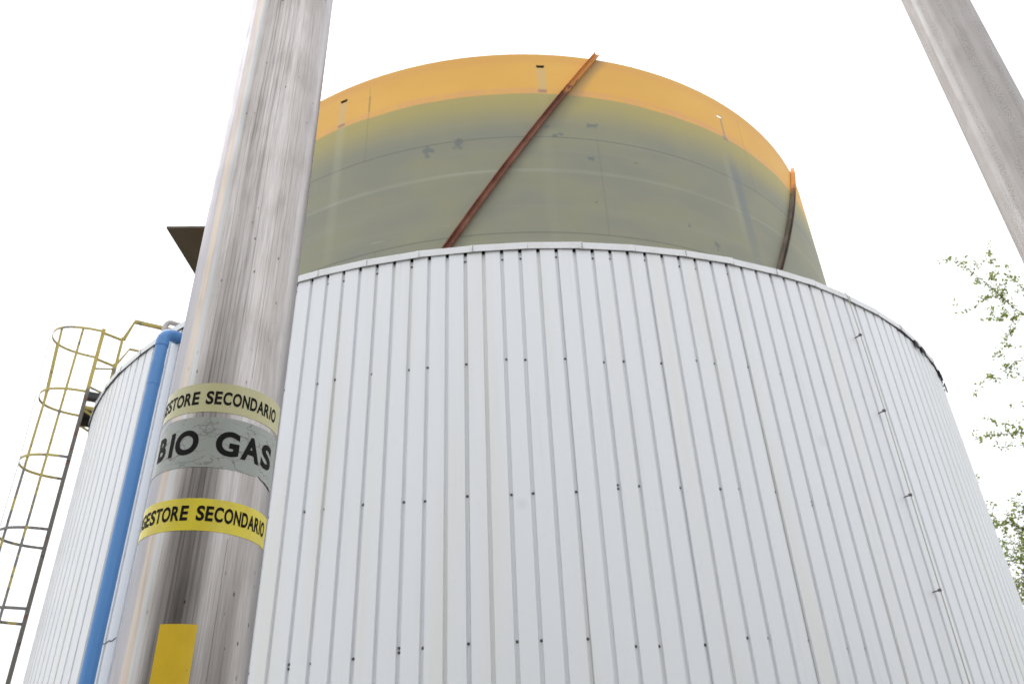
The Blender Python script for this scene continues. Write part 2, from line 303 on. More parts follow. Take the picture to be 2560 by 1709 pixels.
# tree
m = M('spring_leaf', (.2, .26, .05), .5); o_, q = m.obj(); n1 = m.noise(o_, 3.5, 2)
lc = m.mix(m.ramp(n1, .3, .7), (.40, .44, .11), (.26, .34, .075)); m.base(lc)
tr = m.N.new('ShaderNodeBsdfTranslucent'); m.t.links.new(lc, tr.inputs[0]); ms = m.N.new('ShaderNodeMixShader'); ms.inputs[0].default_value = .55
m.t.links.new(m.b.outputs[0], ms.inputs[1]); m.t.links.new(tr.outputs[0], ms.inputs[2]); m.t.links.new(ms.outputs[0], m.out.inputs[0]); LEAF = m
BARK = M('grey_bark', (.12, .10, .085), .9)
# ground, far building
m = M('gravel_yard', (.2, .19, .17), .95); o_, q = m.obj(); n1 = m.noise(o_, .35, 6, .6); n2 = m.voro(o_, 28)
c = m.mix(m.ramp(n1, .4, .65), (.21, .20, .18), (.15, .15, .12)); c = m.mix(m.ramp(n2, 0, .6, .35, 0), c, (.10, .095, .09)); m.base(c); m.bump(n2, .5, .02); GRD = m

# ------------------------------------------------------------------ ground
mb = MB(); b = mb.add([(-600, -600, 0), (600, -600, 0), (600, 600, 0), (-600, 600, 0)]); mb.face([b, b + 1, b + 2, b + 3])
tag(mb.build('ground', GRD), kind='structure')
mb = MB(); n = 96; b = mb.add([cp(9.75, 360 * k / n, .12 - EYE) for k in range(n)] + [cp(9.75, 360 * k / n, -EYE - .05) for k in range(n)]); mb.face(range(b, b + n))
for k in range(n): mb.face([b + k, b + n + k, b + n + (k + 1) % n, b + (k + 1) % n])
mc = M('concrete_slab', (.34, .33, .31), .9); o_, q = mc.obj(); mc.base(mc.mix(mc.noise(o_, 1.5, 5), (.30, .29, .27), (.38, .37, .35)))
tag(mb.build('foundation_slab', mc), kind='structure')

# ------------------------------------------------------------------ storage tank
ST = 1.5809; PH = -18.163; NS = 228; ST = 360 / NS
tank = empty('storage_tank', (TC.x, TC.y, .12), 'wide round tank clad in white ribbed metal sheet, below the orange and green bell', 'tank')
RT = 9.07; G = .0195; DEP = .041; TOPZ = 7.02
zs = [.14, 1.2, 2.2, 3.2, 4.2, 5.2, 6.2, 7.2, 8.2, TOPZ + EYE]
mb = MB(); prof = []
hw = math.degrees(G / RT); sl_ = math.degrees(.006 / RT)
for i in range(NS):
    a = PH + i * ST
    jit = random.uniform(-.0015, .0015)
    prof += [(a - hw - sl_, RT + jit), (a - hw, RT - DEP), (a + hw, RT - DEP), (a + hw + sl_, RT + jit)]
n = len(prof)
b = mb.add([(TC.x + r * sin(rad(a)), TC.y - r * cos(rad(a)), z - (.05 if z == zs[-1] and r < RT - .02 else 0)) for z in zs for a, r in prof])
for j in range(len(zs) - 1):
    for i in range(n):
        i2 = (i + 1) % n; a0 = prof[i][0]; a1 = prof[i2][0] + (360 if i2 == 0 else 0)
        mb.face([b + j * n + i, b + j * n + i2, b + (j + 1) * n + i2, b + (j + 1) * n + i], [(rad(a0) * RT, zs[j] - EYE), (rad(a1) * RT, zs[j] - EYE), (rad(a1) * RT, zs[j + 1] - EYE), (rad(a0) * RT, zs[j + 1] - EYE)])
for i in range(4, NS, 5):                      # sheet overlap every fifth groove
    a = PH + i * ST + hw * .93
    mb.box(cp(RT - DEP + .004, a, (zs[0] + zs[-1]) / 2 - EYE - .05), (.0015 * cos(rad(a)), .0015 * sin(rad(a)), 0), (.0035 * sin(rad(a)), -.0035 * cos(rad(a)), 0), (0, 0, (zs[-1] - zs[0]) / 2 - .06), 1)
clad = mb.build('cladding', [CLAD, GALV], tank)
mb = MB(); arcgrid(mb, TC, RT - .1, 0, 360, 228, [.13, 8.685]); mb.build('inner_wall', DARK, tank)
# roof ring round the bell
mb = MB(); k = 120; b = mb.add([cp(RT - .1, 360 * i / k, 6.99) for i in range(k)] + [cp(7.75, 360 * i / k, 6.85) for i in range(k)])
for i in range(k): mb.face([b + i, b + (i + 1) % k, b + k + (i + 1) % k, b + k + i])
mb.build('roof_ring', GALV, tank)
# rim flashing, in straight lengths
JP = 3 * ST; J0 = 1.35
for i in range(76):
    a0 = J0 + i * JP; a1 = a0 + JP
    am = (a0 + a1) / 2 % 360
    if am > 180: am -= 360
    rough_ = abs(am) > 33
    dz0 = random.uniform(-.006, .006) + (random.uniform(-.018, .012) if rough_ else 0); dz1 = random.uniform(-.006, .006) + (random.uniform(-.018, .012) if rough_ else 0)
    ro = RT + .030 + (i % 2) * .004
    mb = MB(); e = .12
    prof_ = [(ro - .004, 6.99), (ro, 6.985), (ro + .004, 7.085), (ro - .006, 7.098), (ro - .18, 7.112), (ro - .18, 7.106)]
    b = mb.add([cp(r_, a0 - e, z_ + dz0) for r_, z_ in prof_] + [cp(r_, a1 + e, z_ + dz1) for r_, z_ in prof_])
    p = len(prof_)
    for q_ in range(p - 1): mb.face([b + q_, b + p + q_, b + p + q_ + 1, b + q_ + 1])
    mb.face([b, b + 1, b + 2, b + 3, b + 4, b + 5]); mb.face([b + p + q_ for q_ in (5, 4, 3, 2, 1, 0)])
    aj = a0 + e; mb.box(cp(ro + .0035, aj, 7.037 + dz0), Vector((cos(rad(aj)), sin(rad(aj)), 0)) * .0022, Vector((sin(rad(aj)), -cos(rad(aj)), 0)) * .002, (0, 0, .047), 1)
    for zz_ in ((7.012, 7.07) if i % 2 else (7.065,)):             # joint screws
        for s_ in (.1,):
            a_ = a0 + s_; P = cp(ro + .004, a_, zz_ + dz0); rr = Vector((sin(rad(a_)), -cos(rad(a_)), 0)); tt = Vector((cos(rad(a_)), sin(rad(a_)), 0))
            if random.random() < .75: mb.box(P, tt * .005, rr * .003, (0, 0, .0045), 1)
    if 59 < am < 80: continue
    if -75 < am < 75: mb.build('rim_flashing', [FLASH, SCREW], tank)
    else:
        if i == 20: far = MB()
        if 'far' in globals():
            off = len(far.v); far.v += mb.v; far.f += [tuple(x + off for x in f) for f in mb.f]; far.uv += mb.uv; far.mi += mb.mi; far.sm += mb.sm
far.build('rim_flashing', [FLASH, SCREW], tank)
# dark closure strip under the loose flashing at both sides
for a0, a1 in ((41, 63), (-76, -29)):
    mb = MB()
    a = a0; prev = None
    while a < a1:
        h = random.uniform(.0, .008) if a0 < 0 else random.choice((.005, .012, .05, .02)) * min(1, (a - 38) / 12)
        c0, c1 = cp(RT + .018, a, 6.985 - h), cp(RT + .018, a + .8, 6.985 - h * random.uniform(.4, 1.2))
        t0, t1 = cp(RT + .02, a, 7.0), cp(RT + .02, a + .8, 7.0)
        i0, i1, j0, j1 = cp(RT - .02, a, 6.985 - h), cp(RT - .02, a + .8, 6.985 - h), cp(RT - .02, a, 7.0), cp(RT - .02, a + .8, 7.0)
        b = mb.add([c0, c1, t1, t0, i0, i1, j1, j0]); mb.face([b, b + 1, b + 2, b + 3]); mb.face([b + 4, b + 5, b + 1, b]); a += .8
    if a0 > 0:
        for a, h, wd in ((47.5, .07, .9), (56.5, .07, 1.6), (60.0, .08, 1.2), (49.5, .05, 1.0)):
            mb.box(cp(RT + .036, a, 6.97 - h / 2), Vector((cos(rad(a)), sin(rad(a)), 0)) * rad(wd) * 4.5, Vector((sin(rad(a)), -cos(rad(a)), 0)) * .012, (0, 0, h / 2 + .02))
    mb.build('closure_strip', DARK, tank)
# screws in the grooves
def screw_mesh():
    mb = MB(); n = 10; b = mb.add([(.0165 * cos(2 * pi * k / n), 0, .0165 * sin(2 * pi * k / n)) for k in range(n)] + [(.015 * cos(2 * pi * k / n), -.005, .015 * sin(2 * pi * k / n)) for k in range(n)])
    for k in range(n): mb.face([b + k, b + (k + 1) % n, b + n + (k + 1) % n, b + n + k])
    mb.face(range(b + n, b + 2 * n))
    h = mb.add([(.010 * cos(pi * k / 3), -.005, .010 * sin(pi * k / 3)) for k in range(6)] + [(.009 * cos(pi * k / 3), -.014, .009 * sin(pi * k / 3)) for k in range(6)])
    for k in range(6): mb.face([h + k, h + (k + 1) % 6, h + 6 + (k + 1) % 6, h + 6 + k])
    mb.face(range(h + 6, h + 12)); return mb
s0 = screw_mesh().build('screw', SCREW, tank); first = True; rest = MB()
toff = Vector((TC.x, TC.y, .12))
rows = (6.87, 5.265, 3.52, 1.81, .1)
for ri, z in enumerate(rows):
    for i in range(-12, 46):
        if i % 5 not in (1, 2, 4): continue
        random.seed(i // 5 * 7 + ri * 31 + 3); pz = random.uniform(-.05, .05); random.seed(i * 13 + ri * 101)
        if ri == 0 and random.random() < .1: continue
        P = cp(RT - DEP + .001, PH + i * ST + random.uniform(-.05, .05), z + pz * (.4 if ri == 0 else 1) + random.uniform(-.012, .012)); a = rad(PH + i * ST)
        extra = [P + Vector((0, 0, -.045))] if random.random() < .06 and ri else []
        for P_ in [P] + extra:
            if ri < 4 and 1 <= i <= 33 and P_ is P:
                if first: o = s0; first = False
                else: o = s0.copy(); C.collection.objects.link(o)
                o.location = P_ - toff; o.rotation_euler = (0, 0, a)
            else:
                sm_ = screw_mesh(); off = len(rest.v); Rz = Matrix.Rotation(a, 3, 'Z'); rest.v += [tuple(P_ + Rz @ Vector(q_)) for q_ in sm_.v]
                rest.f += [tuple(x + off for x in f) for f in sm_.f]; rest.uv += sm_.uv; rest.mi += sm_.mi; rest.sm += sm_.sm
tag(rest.build('screws', SCREW, tank), kind='stuff')
random.seed(5)
mb = MB()                                        # cracked lap joint beside the blue pipe
pts = [cp(RT + .003, -36.2 + i * .3, 2.40 + .012 * sin(i * 2.1) + i * .004) for i in range(8)]; mb.bar(pts, .002, .006); mb.build('lap_joint', DARK, tank)

# ------------------------------------------------------------------ gas bell
RB = 7.63
bell = empty('gas_bell', (TC.x, TC.y, 7.6), 'round steel gasholder bell, orange above and faded green below, rising out of the white tank', 'gasholder')
aa = sorted(set([round(-180 + 1.5 * i, 3) for i in range(241)] + [5.42 - .52, 5.42 + .52, -23.93 - .52, -23.93 + .52, 34.0, 35.1]))
zs = [6.0, 8.49, 10.66, 11.76, 12.345, 12.395, 12.475, 12.52, 12.86]; zs = [z + EYE for z in zs]
holes = [(4.9, 5.94, 12.475 + EYE, 12.52 + EYE), (-24.45, -23.41, 12.475 + EYE, 12.52 + EYE), (34.0, 35.1, 12.345 + EYE, 12.395 + EYE)]
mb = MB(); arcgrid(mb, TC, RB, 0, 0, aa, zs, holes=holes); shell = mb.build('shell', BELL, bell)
mb = MB(); arcgrid(mb, TC, RB - .012, 0, 0, aa, [12.25 + EYE] + zs[4:], holes=holes, flip=True)
b = mb.add([cp(r_, a, 12.86) for r_ in (RB, RB - .012) for a in aa]); n = len(aa)
for i in range(n - 1): mb.face([b + i, b + i + 1, b + n + i + 1, b + n + i])
mb.build('parapet_lining', BELL, bell)
mb = MB(); k = 96; b = mb.add([cp(RB - .014, 360 * i / k, 12.27) for i in range(k)] + [cp(4.5, 360 * i / k, 12.36) for i in range(k)] + [cp(0, 0, 12.40)])
for i in range(k): i2 = (i + 1) % k; mb.face([b + i, b + i2, b + k + i2, b + k + i]); mb.face([b + k + i, b + k + i2, b + 2 * k])
mb.build('roof', ROOF, bell)
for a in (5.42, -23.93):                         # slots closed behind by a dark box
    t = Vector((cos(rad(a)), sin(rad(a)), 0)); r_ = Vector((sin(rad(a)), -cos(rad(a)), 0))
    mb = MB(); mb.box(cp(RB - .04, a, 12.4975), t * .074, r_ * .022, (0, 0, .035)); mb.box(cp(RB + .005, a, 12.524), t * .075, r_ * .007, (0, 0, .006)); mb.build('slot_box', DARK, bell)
# spiral guide rails
def rail(az0, mat, s=4.56):
    mb = MB(); Z = [6.6 + (12.98 - 6.6) * i / 40 for i in range(41)]
    def ring(z):
        a = az0 + s * (z - 8.23); r_ = Vector((sin(rad(a)), -cos(rad(a)), 0)); t = Vector((cos(rad(a)), sin(rad(a)), 0)) * rad(s) * 7.7 + Vector((0, 0, 1)); t.normalize(); w_ = r_.cross(t).normalized(); P = cp(RB, a, z)
        # web against the shell, outer flange, lips: a channel
        pr = [(-.05, .012), (.046, .012), (.046, .10), (.039, .10), (.039, .03), (-.043, .03), (-.043, .085), (-.05, .085)]
        return [P + w_ * x + r_ * y for x, y in pr]
    rs = [mb.add(ring(z)) for z in Z]; n = 8
    for a, b in zip(rs, rs[1:]):
        for k in range(n): mb.face([a + k, b + k, b + (k + 1) % n, a + (k + 1) % n])
    mb.face([rs[0] + k for k in range(n)]); mb.face([rs[-1] + k for k in range(n)][::-1])
    return mb.build('guide_rail', mat, bell)
for k in range(8): rail(-7.73 + 44.6 * k if k < 2 else -7.73 + 45 * k, RUST2 if k == 1 else RUST)
# walkway plate jutting out at the left
mb = MB(); P = [Vector((-8.02, 14.65)), Vector((-6.2, 14.75)), Vector((-6.2, 17.9)), Vector((-7.96, 17.9))]
b = mb.add([(p.x, p.y, 12.76 + EYE) for p in P] + [(p.x, p.y, 12.82 + EYE) for p in P]); mb.face([b, b + 3, b + 2, b + 1]); mb.face([b + 4, b + 5, b + 6, b + 7])
for k in range(4): mb.face([b + k, b + (k + 1) % 4, b + 4 + (k + 1) % 4, b + 4 + k])
mb.build('platform', PLAT, bell)

# ------------------------------------------------------------------ caged ladder
V = Vector((-.5168, .8561, 0)); LL = Vector((-.8561, -.5168, 0))
def lp(v_, l, z): return V * v_ + LL * l + Vector((0, 0, z + EYE))
lad = empty('caged_ladder', lp(15.4, 0, -EYE), 'yellow and grey metal ladder with a hooped safety cage left of the white tank', 'ladder')
VM = 15.4
for s in (-1, 1):
    mb = MB(); mb.bar([lp(VM + s * .53, 0, -1.55), lp(VM + s * .53, 0, 8.66)], .02, .034, up=LL)
    for zj in (6.0, 4.35, 3.0, .6): mb.box(lp(VM + s * .53, 0, zj), V * .04, LL * .026, (0, 0, .03))
    mb.build('stringer', LSTR, lad)
z = -1.25
while z < 7.4:
    mb = MB(); mb.tube([lp(VM - .51, 0, z), lp(VM + .51, 0, z)], .012, 8); mb.build('rung', LSTR, lad); z += .3
def hoop(z, th):
    e = 2 / 2.4; return Vector((.53 * math.copysign(abs(cos(th)) ** e, cos(th)), .82 * abs(sin(th)) ** e, z))
for z in (8.61, 7.32, 6.04, 4.76, 3.49, 2.21, .95):
    lw = 1.0 if z > 8 else .9
    mb = MB(); mb.bar([lp(VM + h.x, h.y * lw, z) for h in [hoop(z, pi * i / 28) for i in range(29)]], .006, .024); mb.build('hoop', LAD, lad)
for l, dv in ((.36, .49), (.71, .318)):
    for s in (-1, 1):
        mb = MB(); l_ = l * (VM + s * dv) / VM - .008; lo = l_ * (.9 if l > .5 else 1.0); mb.bar([lp(VM + s * dv, lo, .9), lp(VM + s * dv, lo, 7.32), lp(VM + s * dv, l_, 8.63)], .021, .006, up=V); mb.build('cage_bar', LAD, lad)
for v0, v1 in ((14.99, 14.87), (16.08, 15.93)):
    mb = MB(); mb.bar([lp(v0, -.35, 6.95), lp(v0, -.35, 8.63)], .026, .026, up=LL); mb.build('guard_post', LAD, lad)
    mb = MB(); mb.bar([lp(v1, 0, 8.58), lp(v0, -.35, 8.58)], .012, .024); mb.build('tie_bar', LAD, lad)
mb = MB(); mb.bar([lp(14.99, -.37, 8.6), lp(15.0, -.49, 9.05), lp(15.0, -2.6, 9.05)], .03, .035); mb.bar([lp(15.0, -2.6, 6.9), lp(15.0, -2.6, 9.05)], .02, .02, up=LL); mb.build('handrail', LAD, lad)
mb = MB(); mb.bar([lp(16.08, -.37, 8.6), lp(16.05, -.55, 9.02), lp(16.05, -2.6, 9.02)], .018, .02); mb.bar([lp(16.05, -2.6, 6.9), lp(16.05, -2.6, 9.02)], .02, .02, up=LL); mb.build('handrail', LAD, lad)
mb = MB(); mb.tube([lp(15.02, -.60, 9.03), lp(15.5, -.62, 8.9), lp(16.03, -.63, 9.0)], .006, 6); mb.build('safety_chain', ROPE, lad)
mb = MB(); mb.bar([lp(14.88, -.02, 7.81), lp(16.06, -.33, 8.5)], .01, .018); mb.bar([lp(14.88, 0, 7.43), lp(14.95, -.33, 7.36)], .01, .018); mb.build('brace', LAD, lad)
mb = MB(); mb.box(lp(15.04, -.22, 7.31), V * .17, LL * .24, (0, 0, .012)); mb.box(lp(15.78, -.22, 7.31), V * .17, LL * .24, (0, 0, .012))
mb.box(lp(14.86, -.2, 7.27), V * .006, LL * .22, (0, 0, .06)); mb.box(lp(15.96, -.2, 7.22), V * .006, LL * .22, (0, 0, .09)); mb.build('landing', BLK, lad)
for v0 in (15.5, 16.2):
    mb = MB(); mb.bar([lp(v0, .03, 7.30), lp(v0, -.42, 7.30)], .035, .03); mb.bar([lp(v0, .0, 7.26), lp(v0, -.2, 7.16)], .01, .02); mb.build('bracket', LAD, lad)
for zb in (-.6,):
    for s in (-1, 1):
        mb = MB(); mb.bar([lp(VM + s * .5, -.02, zb), lp(VM + s * .3, -.2, zb)], .01, .02); mb.build('bracket', LSTR, lad)
mb = MB(); mb.tube([lp(15.2, .84, 8.45), lp(15.2, .73, 6.2), lp(15.2, .71, 4), lp(15.2, .71, -1.5)], .008, 6)
tag(mb.build('rope', ROPE), 'thin pale rope hanging beside the outer edge of the ladder cage', 'rope')

# ------------------------------------------------------------------ blue pipe, vent pipe, conductor
ba = rad(-27.1); bx, by = 11.42 * sin(ba), 11.42 * cos(ba)
inn = (Vector((TC.x - bx, TC.y - by, 0))).normalized()
blue = empty('blue_pipe', (bx, by, 0), 'bright blue plastic pipe rising up the white tank and elbowing into its rim', 'pipe')
mb = MB(); top = 6.66; Rb = .155
mb.tube([(bx, by, z) for z in [.0, 1, 2, 3, 4, 5, 6, 7, top + EYE]], .089, 28); mb.build('pipe_run', BLUE, blue)
pts = [Vector((bx, by, top + EYE - .05))] + [Vector((bx, by, top + EYE)) + inn * Rb * (1 - cos(t)) + Vector((0, 0, Rb * sin(t))) for t in [i * pi / 24 for i in range(13)]]
pts.append(pts[-1] + inn * .12); mb = MB(); mb.tube(pts, .094, 28); mb.build('elbow', BLUE, blue)
mb = MB(); mb.tube([(bx, by, 6.25 + EYE - .35), (bx, by, 6.26 + EYE)], [.0925, .0945], 28); mb.build('coupling', BLUE, blue)
mb = MB(); mb.tube([(bx, by, 6.56 + EYE), (bx, by, 6.64 + EYE)], .0965, 28); mb.build('coupling', BLUE, blue)
for zc in (1.4,):
    mb = MB(); P0 = Vector((bx, by, zc)) + inn * .085; mb.box(P0 + inn * .04, inn * .05, Vector((-inn.y, inn.x, 0)) * .03, (0, 0, .02)); mb.build('wall_clip', GREYP, blue)
def az(d, a, z): return Vector((d * sin(rad(a)), d * cos(rad(a)), z + EYE))
mb = MB(); mb.tube([az(12.1, -27.17, 6.95), az(12.1, -27.17, 7.25), az(12.1, -27.16, 7.30), az(12.1, -27.13, 7.345), az(12.1, -27.07, 7.38), az(12.1, -26.98, 7.405), az(12.1, -26.87, 7.415), az(12.1, -26.74, 7.415), az(12.1, -26.4, 7.405), az(12.08, -25.6, 7.38), az(12.06, -25.2, 7.3), az(12.06, -25.1, 6.95)], .042, 14)
tag(mb.build('vent_pipe', GREYP), 'small grey bent pipe on the tank rim just above the blue pipe', 'pipe')
cond = empty('lightning_conductor', cp(9.17, 33.75, -EYE), 'thin metal wire held off the right side of the white tank by small clips', 'wire')
mb = MB(); mb.tube([cp(9.17, 33.72, -1.5), cp(9.17, 33.72, 1.2), cp(9.175, 33.7, 2.54), cp(9.17, 33.78, 3.78), cp(9.175, 33.82, 5.02), cp(9.17, 33.8, 6.27), cp(9.17, 33.65, 6.95), cp(9.14, 33.5, 7.12), cp(9.12, 33.1, 7.34)], [.0065] * 7 + [.005, .003], 8); mb.build('wire', WIRE, cond)
for z, a in ((6.27, 33.8), (5.02, 33.82), (3.78, 33.78), (2.54, 33.7), (1.3, 33.72), (.05, 33.72)):
    t = Vector((cos(rad(a)), sin(rad(a)), 0)); r_ = Vector((sin(rad(a)), -cos(rad(a)), 0))
    mb = MB(); mb.box(cp(9.12, a, z), t * .008, r_ * .055, (0, 0, .006)); mb.tube([cp(9.17, a, z - .014), cp(9.17, a, z + .014)], .02, 10); mb.box(cp(9.17, a, z) - t * .028, t * .014, r_ * .007, (0, 0, .009)); mb.build('clip', SCREW, cond)

# ------------------------------------------------------------------ near steel pipes
def steelpipe(d, a, r, mat, label, ztop=11.5):
    x, y = d * sin(rad(a)), d * cos(rad(a))
    root = empty('steel_pipe', (x, y, 0), label, 'pipe')
    mb = MB(); n = 144
    zs = [.03, .5, 1, 1.5, 2, 2.5, 3, 3.5, 4, 5, 6, 8, 10, ztop]
    arcgrid(mb, (x, y), r, -180 - a, 180 - a, n, zs)
    # uv in the frame that faces the camera: shift u
    for q in mb.uv:
        for i in range(len(q)): q[i] = (q[i][0] + rad(a) * r, q[i][1])
    b = mb.add([(x + r * sin(2 * pi * i / n), y - r * cos(2 * pi * i / n), ztop) for i in range(n)]); mb.face(range(b, b + n))
    mb.build('pipe_body', mat, root)
    mb = MB(); mb.tube([(x, y, 0.005), (x, y, .035)], r * 1.55, 40); mb.build('base_flange', mat, root)
    return root, x, y
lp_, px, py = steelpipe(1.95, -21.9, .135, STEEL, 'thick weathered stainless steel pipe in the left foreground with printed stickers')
rp_, qx, qy = steelpipe(3.52, 40.1, .135, STEEL2, 'dull speckled steel pipe crossing the upper right corner, without stickers')
def sp3(al, z, off): a = rad(al + 21.9); r = .135 + off; return (px + r * sin(a), py - r * cos(a), z + EYE)
mb = MB()                                        # long weld bead on the near pipe
for z0, z1 in ((-1.5, .30), (.31, .60), (1.0, 2.2)):
    mb.bar([sp3(21.2, z0, .0002), sp3(21.2, z1, .0002)], .00035, .0003, up=(0, -1, 0))
mb.build('weld_seam', M('weld_bead', (.40, .375, .34), .5, .8), lp_)
def sticker(a0, a1, z0, z1, mat, label, curl=False, rag=0.0):
    mb = MB(); n = max(4, int((a1 - a0) / 1.5)); m_ = 8; off = .0007
    def pt(i, j, o):
        al = a0 + (a1 - a0) * i / n; zb = z0 + (rag * .0006 * sin(i * 1.1) * (1 if i > n * .6 else .2))
        ae = al + (rag * .5 * sin(j * 2.3) if i == n else 0); lift = 0
        if curl and al > 40 and j <= 3:
            k = min(1, (al - 40) / 16) * (1 - j / 4); lift = .0015 * k
            zb += .005 * max(0, 1 - abs(al - 44) / 6) - .010 * max(0, (al - 50) / 22)
        z = zb + (z1 - zb) * j / m_
        return sp3(ae, z, o + lift), (rad(al) * .135, z)
    G_ = [[pt(i, j, off) for i in range(n + 1)] for j in range(m_ + 1)]; G2 = [[pt(i, j, off - .0005) for i in range(n + 1)] for j in range(m_ + 1)]
    b = mb.add([p[0] for r_ in G_ for p in r_]); b2 = mb.add([p[0] for r_ in G2 for p in r_]); w_ = n + 1
    for j in range(m_):
        for i in range(n):
            q = [j * w_ + i, j * w_ + i + 1, (j + 1) * w_ + i + 1, (j + 1) * w_ + i]; uv = [G_[j][i][1], G_[j][i + 1][1], G_[j + 1][i + 1][1], G_[j + 1][i][1]]
            mb.face([b + k for k in q], uv, 0, True); mb.face([b2 + k for k in q[::-1]], uv[::-1], 0, True)
    rim = [i for i in range(n + 1)] + [j * w_ + n for j in range(1, m_ + 1)] + [m_ * w_ + i for i in range(n - 1, -1, -1)] + [j * w_ for j in range(m_ - 1, 0, -1)]
    for k in range(len(rim)):
        i0, i1 = rim[k], rim[(k + 1) % len(rim)]; b3 = mb.add([mb.v[b2 + i0], mb.v[b2 + i1], mb.v[b + i1], mb.v[b + i0]]); mb.face([b3, b3 + 1, b3 + 2, b3 + 3])
    o = mb.build('sticker', mat, lp_); o['label'] = label; return o
INKW = dict(S=.60, E=.56, C=.66, O=.71, N=.58, D=.61, A=.68, R=.62, I=.135, G=.69, T=.58, B=.61)
def layout(txt, a0, a1):
    gaps = [.045 if (p + q) in ('DA', 'AR', 'ST', 'TO') else .085 for p, q in zip(txt, txt[1:])]
    tot = sum(INKW[c] for c in txt) + sum(gaps); k = (a1 - a0) / tot; x = a0; r_ = []
    for i, c in enumerate(txt): r_.append((c, x, x + INKW[c] * k)); x += (INKW[c] + (gaps[i] if i < len(gaps) else 0)) * k
    return r_
def word(spans, z0, z1, parent, bold, curlfn=None):
    allbm = bmesh.new()
    for ch, a0, a1 in spans:
        cu = bpy.data.curves.new('w', 'FONT'); cu.body = ch; cu.size = 1; cu.offset = bold * (.55 if ch == 'I' else 1); cu.resolution_u = 6
        to = bpy.data.objects.new('w', cu); C.collection.objects.link(to); bpy.context.view_layer.update()
        dg = bpy.context.evaluated_depsgraph_get(); me = bpy.data.meshes.new_from_object(to.evaluated_get(dg)); bpy.data.objects.remove(to)
        bm = bmesh.new(); bm.from_mesh(me)
        xs = [v.co.x for v in bm.verts]; x0, x1 = min(xs), max(xs); ys = [v.co.y for v in bm.verts]; y0, y1 = min(ys), max(ys)
        for k in range(1, max(3, int((a1 - a0) / 2) + 1)):
            x = x0 + (x1 - x0) * k / max(3, int((a1 - a0) / 2) + 1)
            bmesh.ops.bisect_plane(bm, geom=bm.verts[:] + bm.edges[:] + bm.faces[:], plane_co=(x, 0, 0), plane_no=(1, 0, 0))
        bmesh.ops.triangulate(bm, faces=bm.faces[:]); ov = .012 * (z1 - z0) if ch in 'SCOG' else 0
        for v in bm.verts:
            al = a0 + (a1 - a0) * (v.co.x - x0) / (x1 - x0); z = z0 - ov + (z1 - z0 + 2 * ov) * (v.co.y - y0) / (y1 - y0)
            v.co = sp3(al, z, .0013 + (curlfn(al, z) if curlfn else 0))
        bm.to_mesh(me); bm.free(); allbm.from_mesh(me); bpy.data.meshes.remove(me)
    for f in allbm.faces:
        f.normal_update(); c_ = f.calc_center_median()
        if f.normal.dot(Vector((c_.x - px, c_.y - py, 0))) < 0: f.normal_flip()
    me = bpy.data.meshes.new('lettering'); allbm.to_mesh(me); allbm.free()
    return link('lettering', me, INK, parent)
BO = .031
s1 = sticker(-112, 73, .895, .971, PALE, 'faded pale yellow sticker reading DIGESTORE SECONDARIO, topmost of the bands')
word(layout('DIGESTORE', -100, -26.7), .915, .949, s1, BO); word(layout('SECONDARIO', -20, 60.4), .915, .949, s1, BO)
s2 = sticker(-112, 72, .757, .882, GREYV, 'cracked grey green sticker reading BIO GAS with a peeling corner', True, 1)
word([('B', -71, -56.5), ('I', -51, -46), ('O', -44, -19.7)], .788, .848, s2, .038); word([('G', -3.6, 18.7), ('A', 21, 42.5), ('S', 44.5, 61.5)], .788, .848, s2, .038, lambda al, z: .0015 * min(1, max(0, (al - 40) / 16)) * max(0, 1 - (z - .757) / .0625))
s3 = sticker(-112, 75, .611, .6835, YEL, 'bright yellow sticker reading DIGESTORE SECONDARIO, lowest of the lettered bands')
word(layout('DIGESTORE', -88, -17.4), .633, .6665, s3, BO); word(layout('SECONDARIO', -10.2, 67.8), .633, .6665, s3, BO)
sticker(-24.2, 6.7, .05, .4165, ORY, 'plain golden yellow upright sticker below the lettered bands')

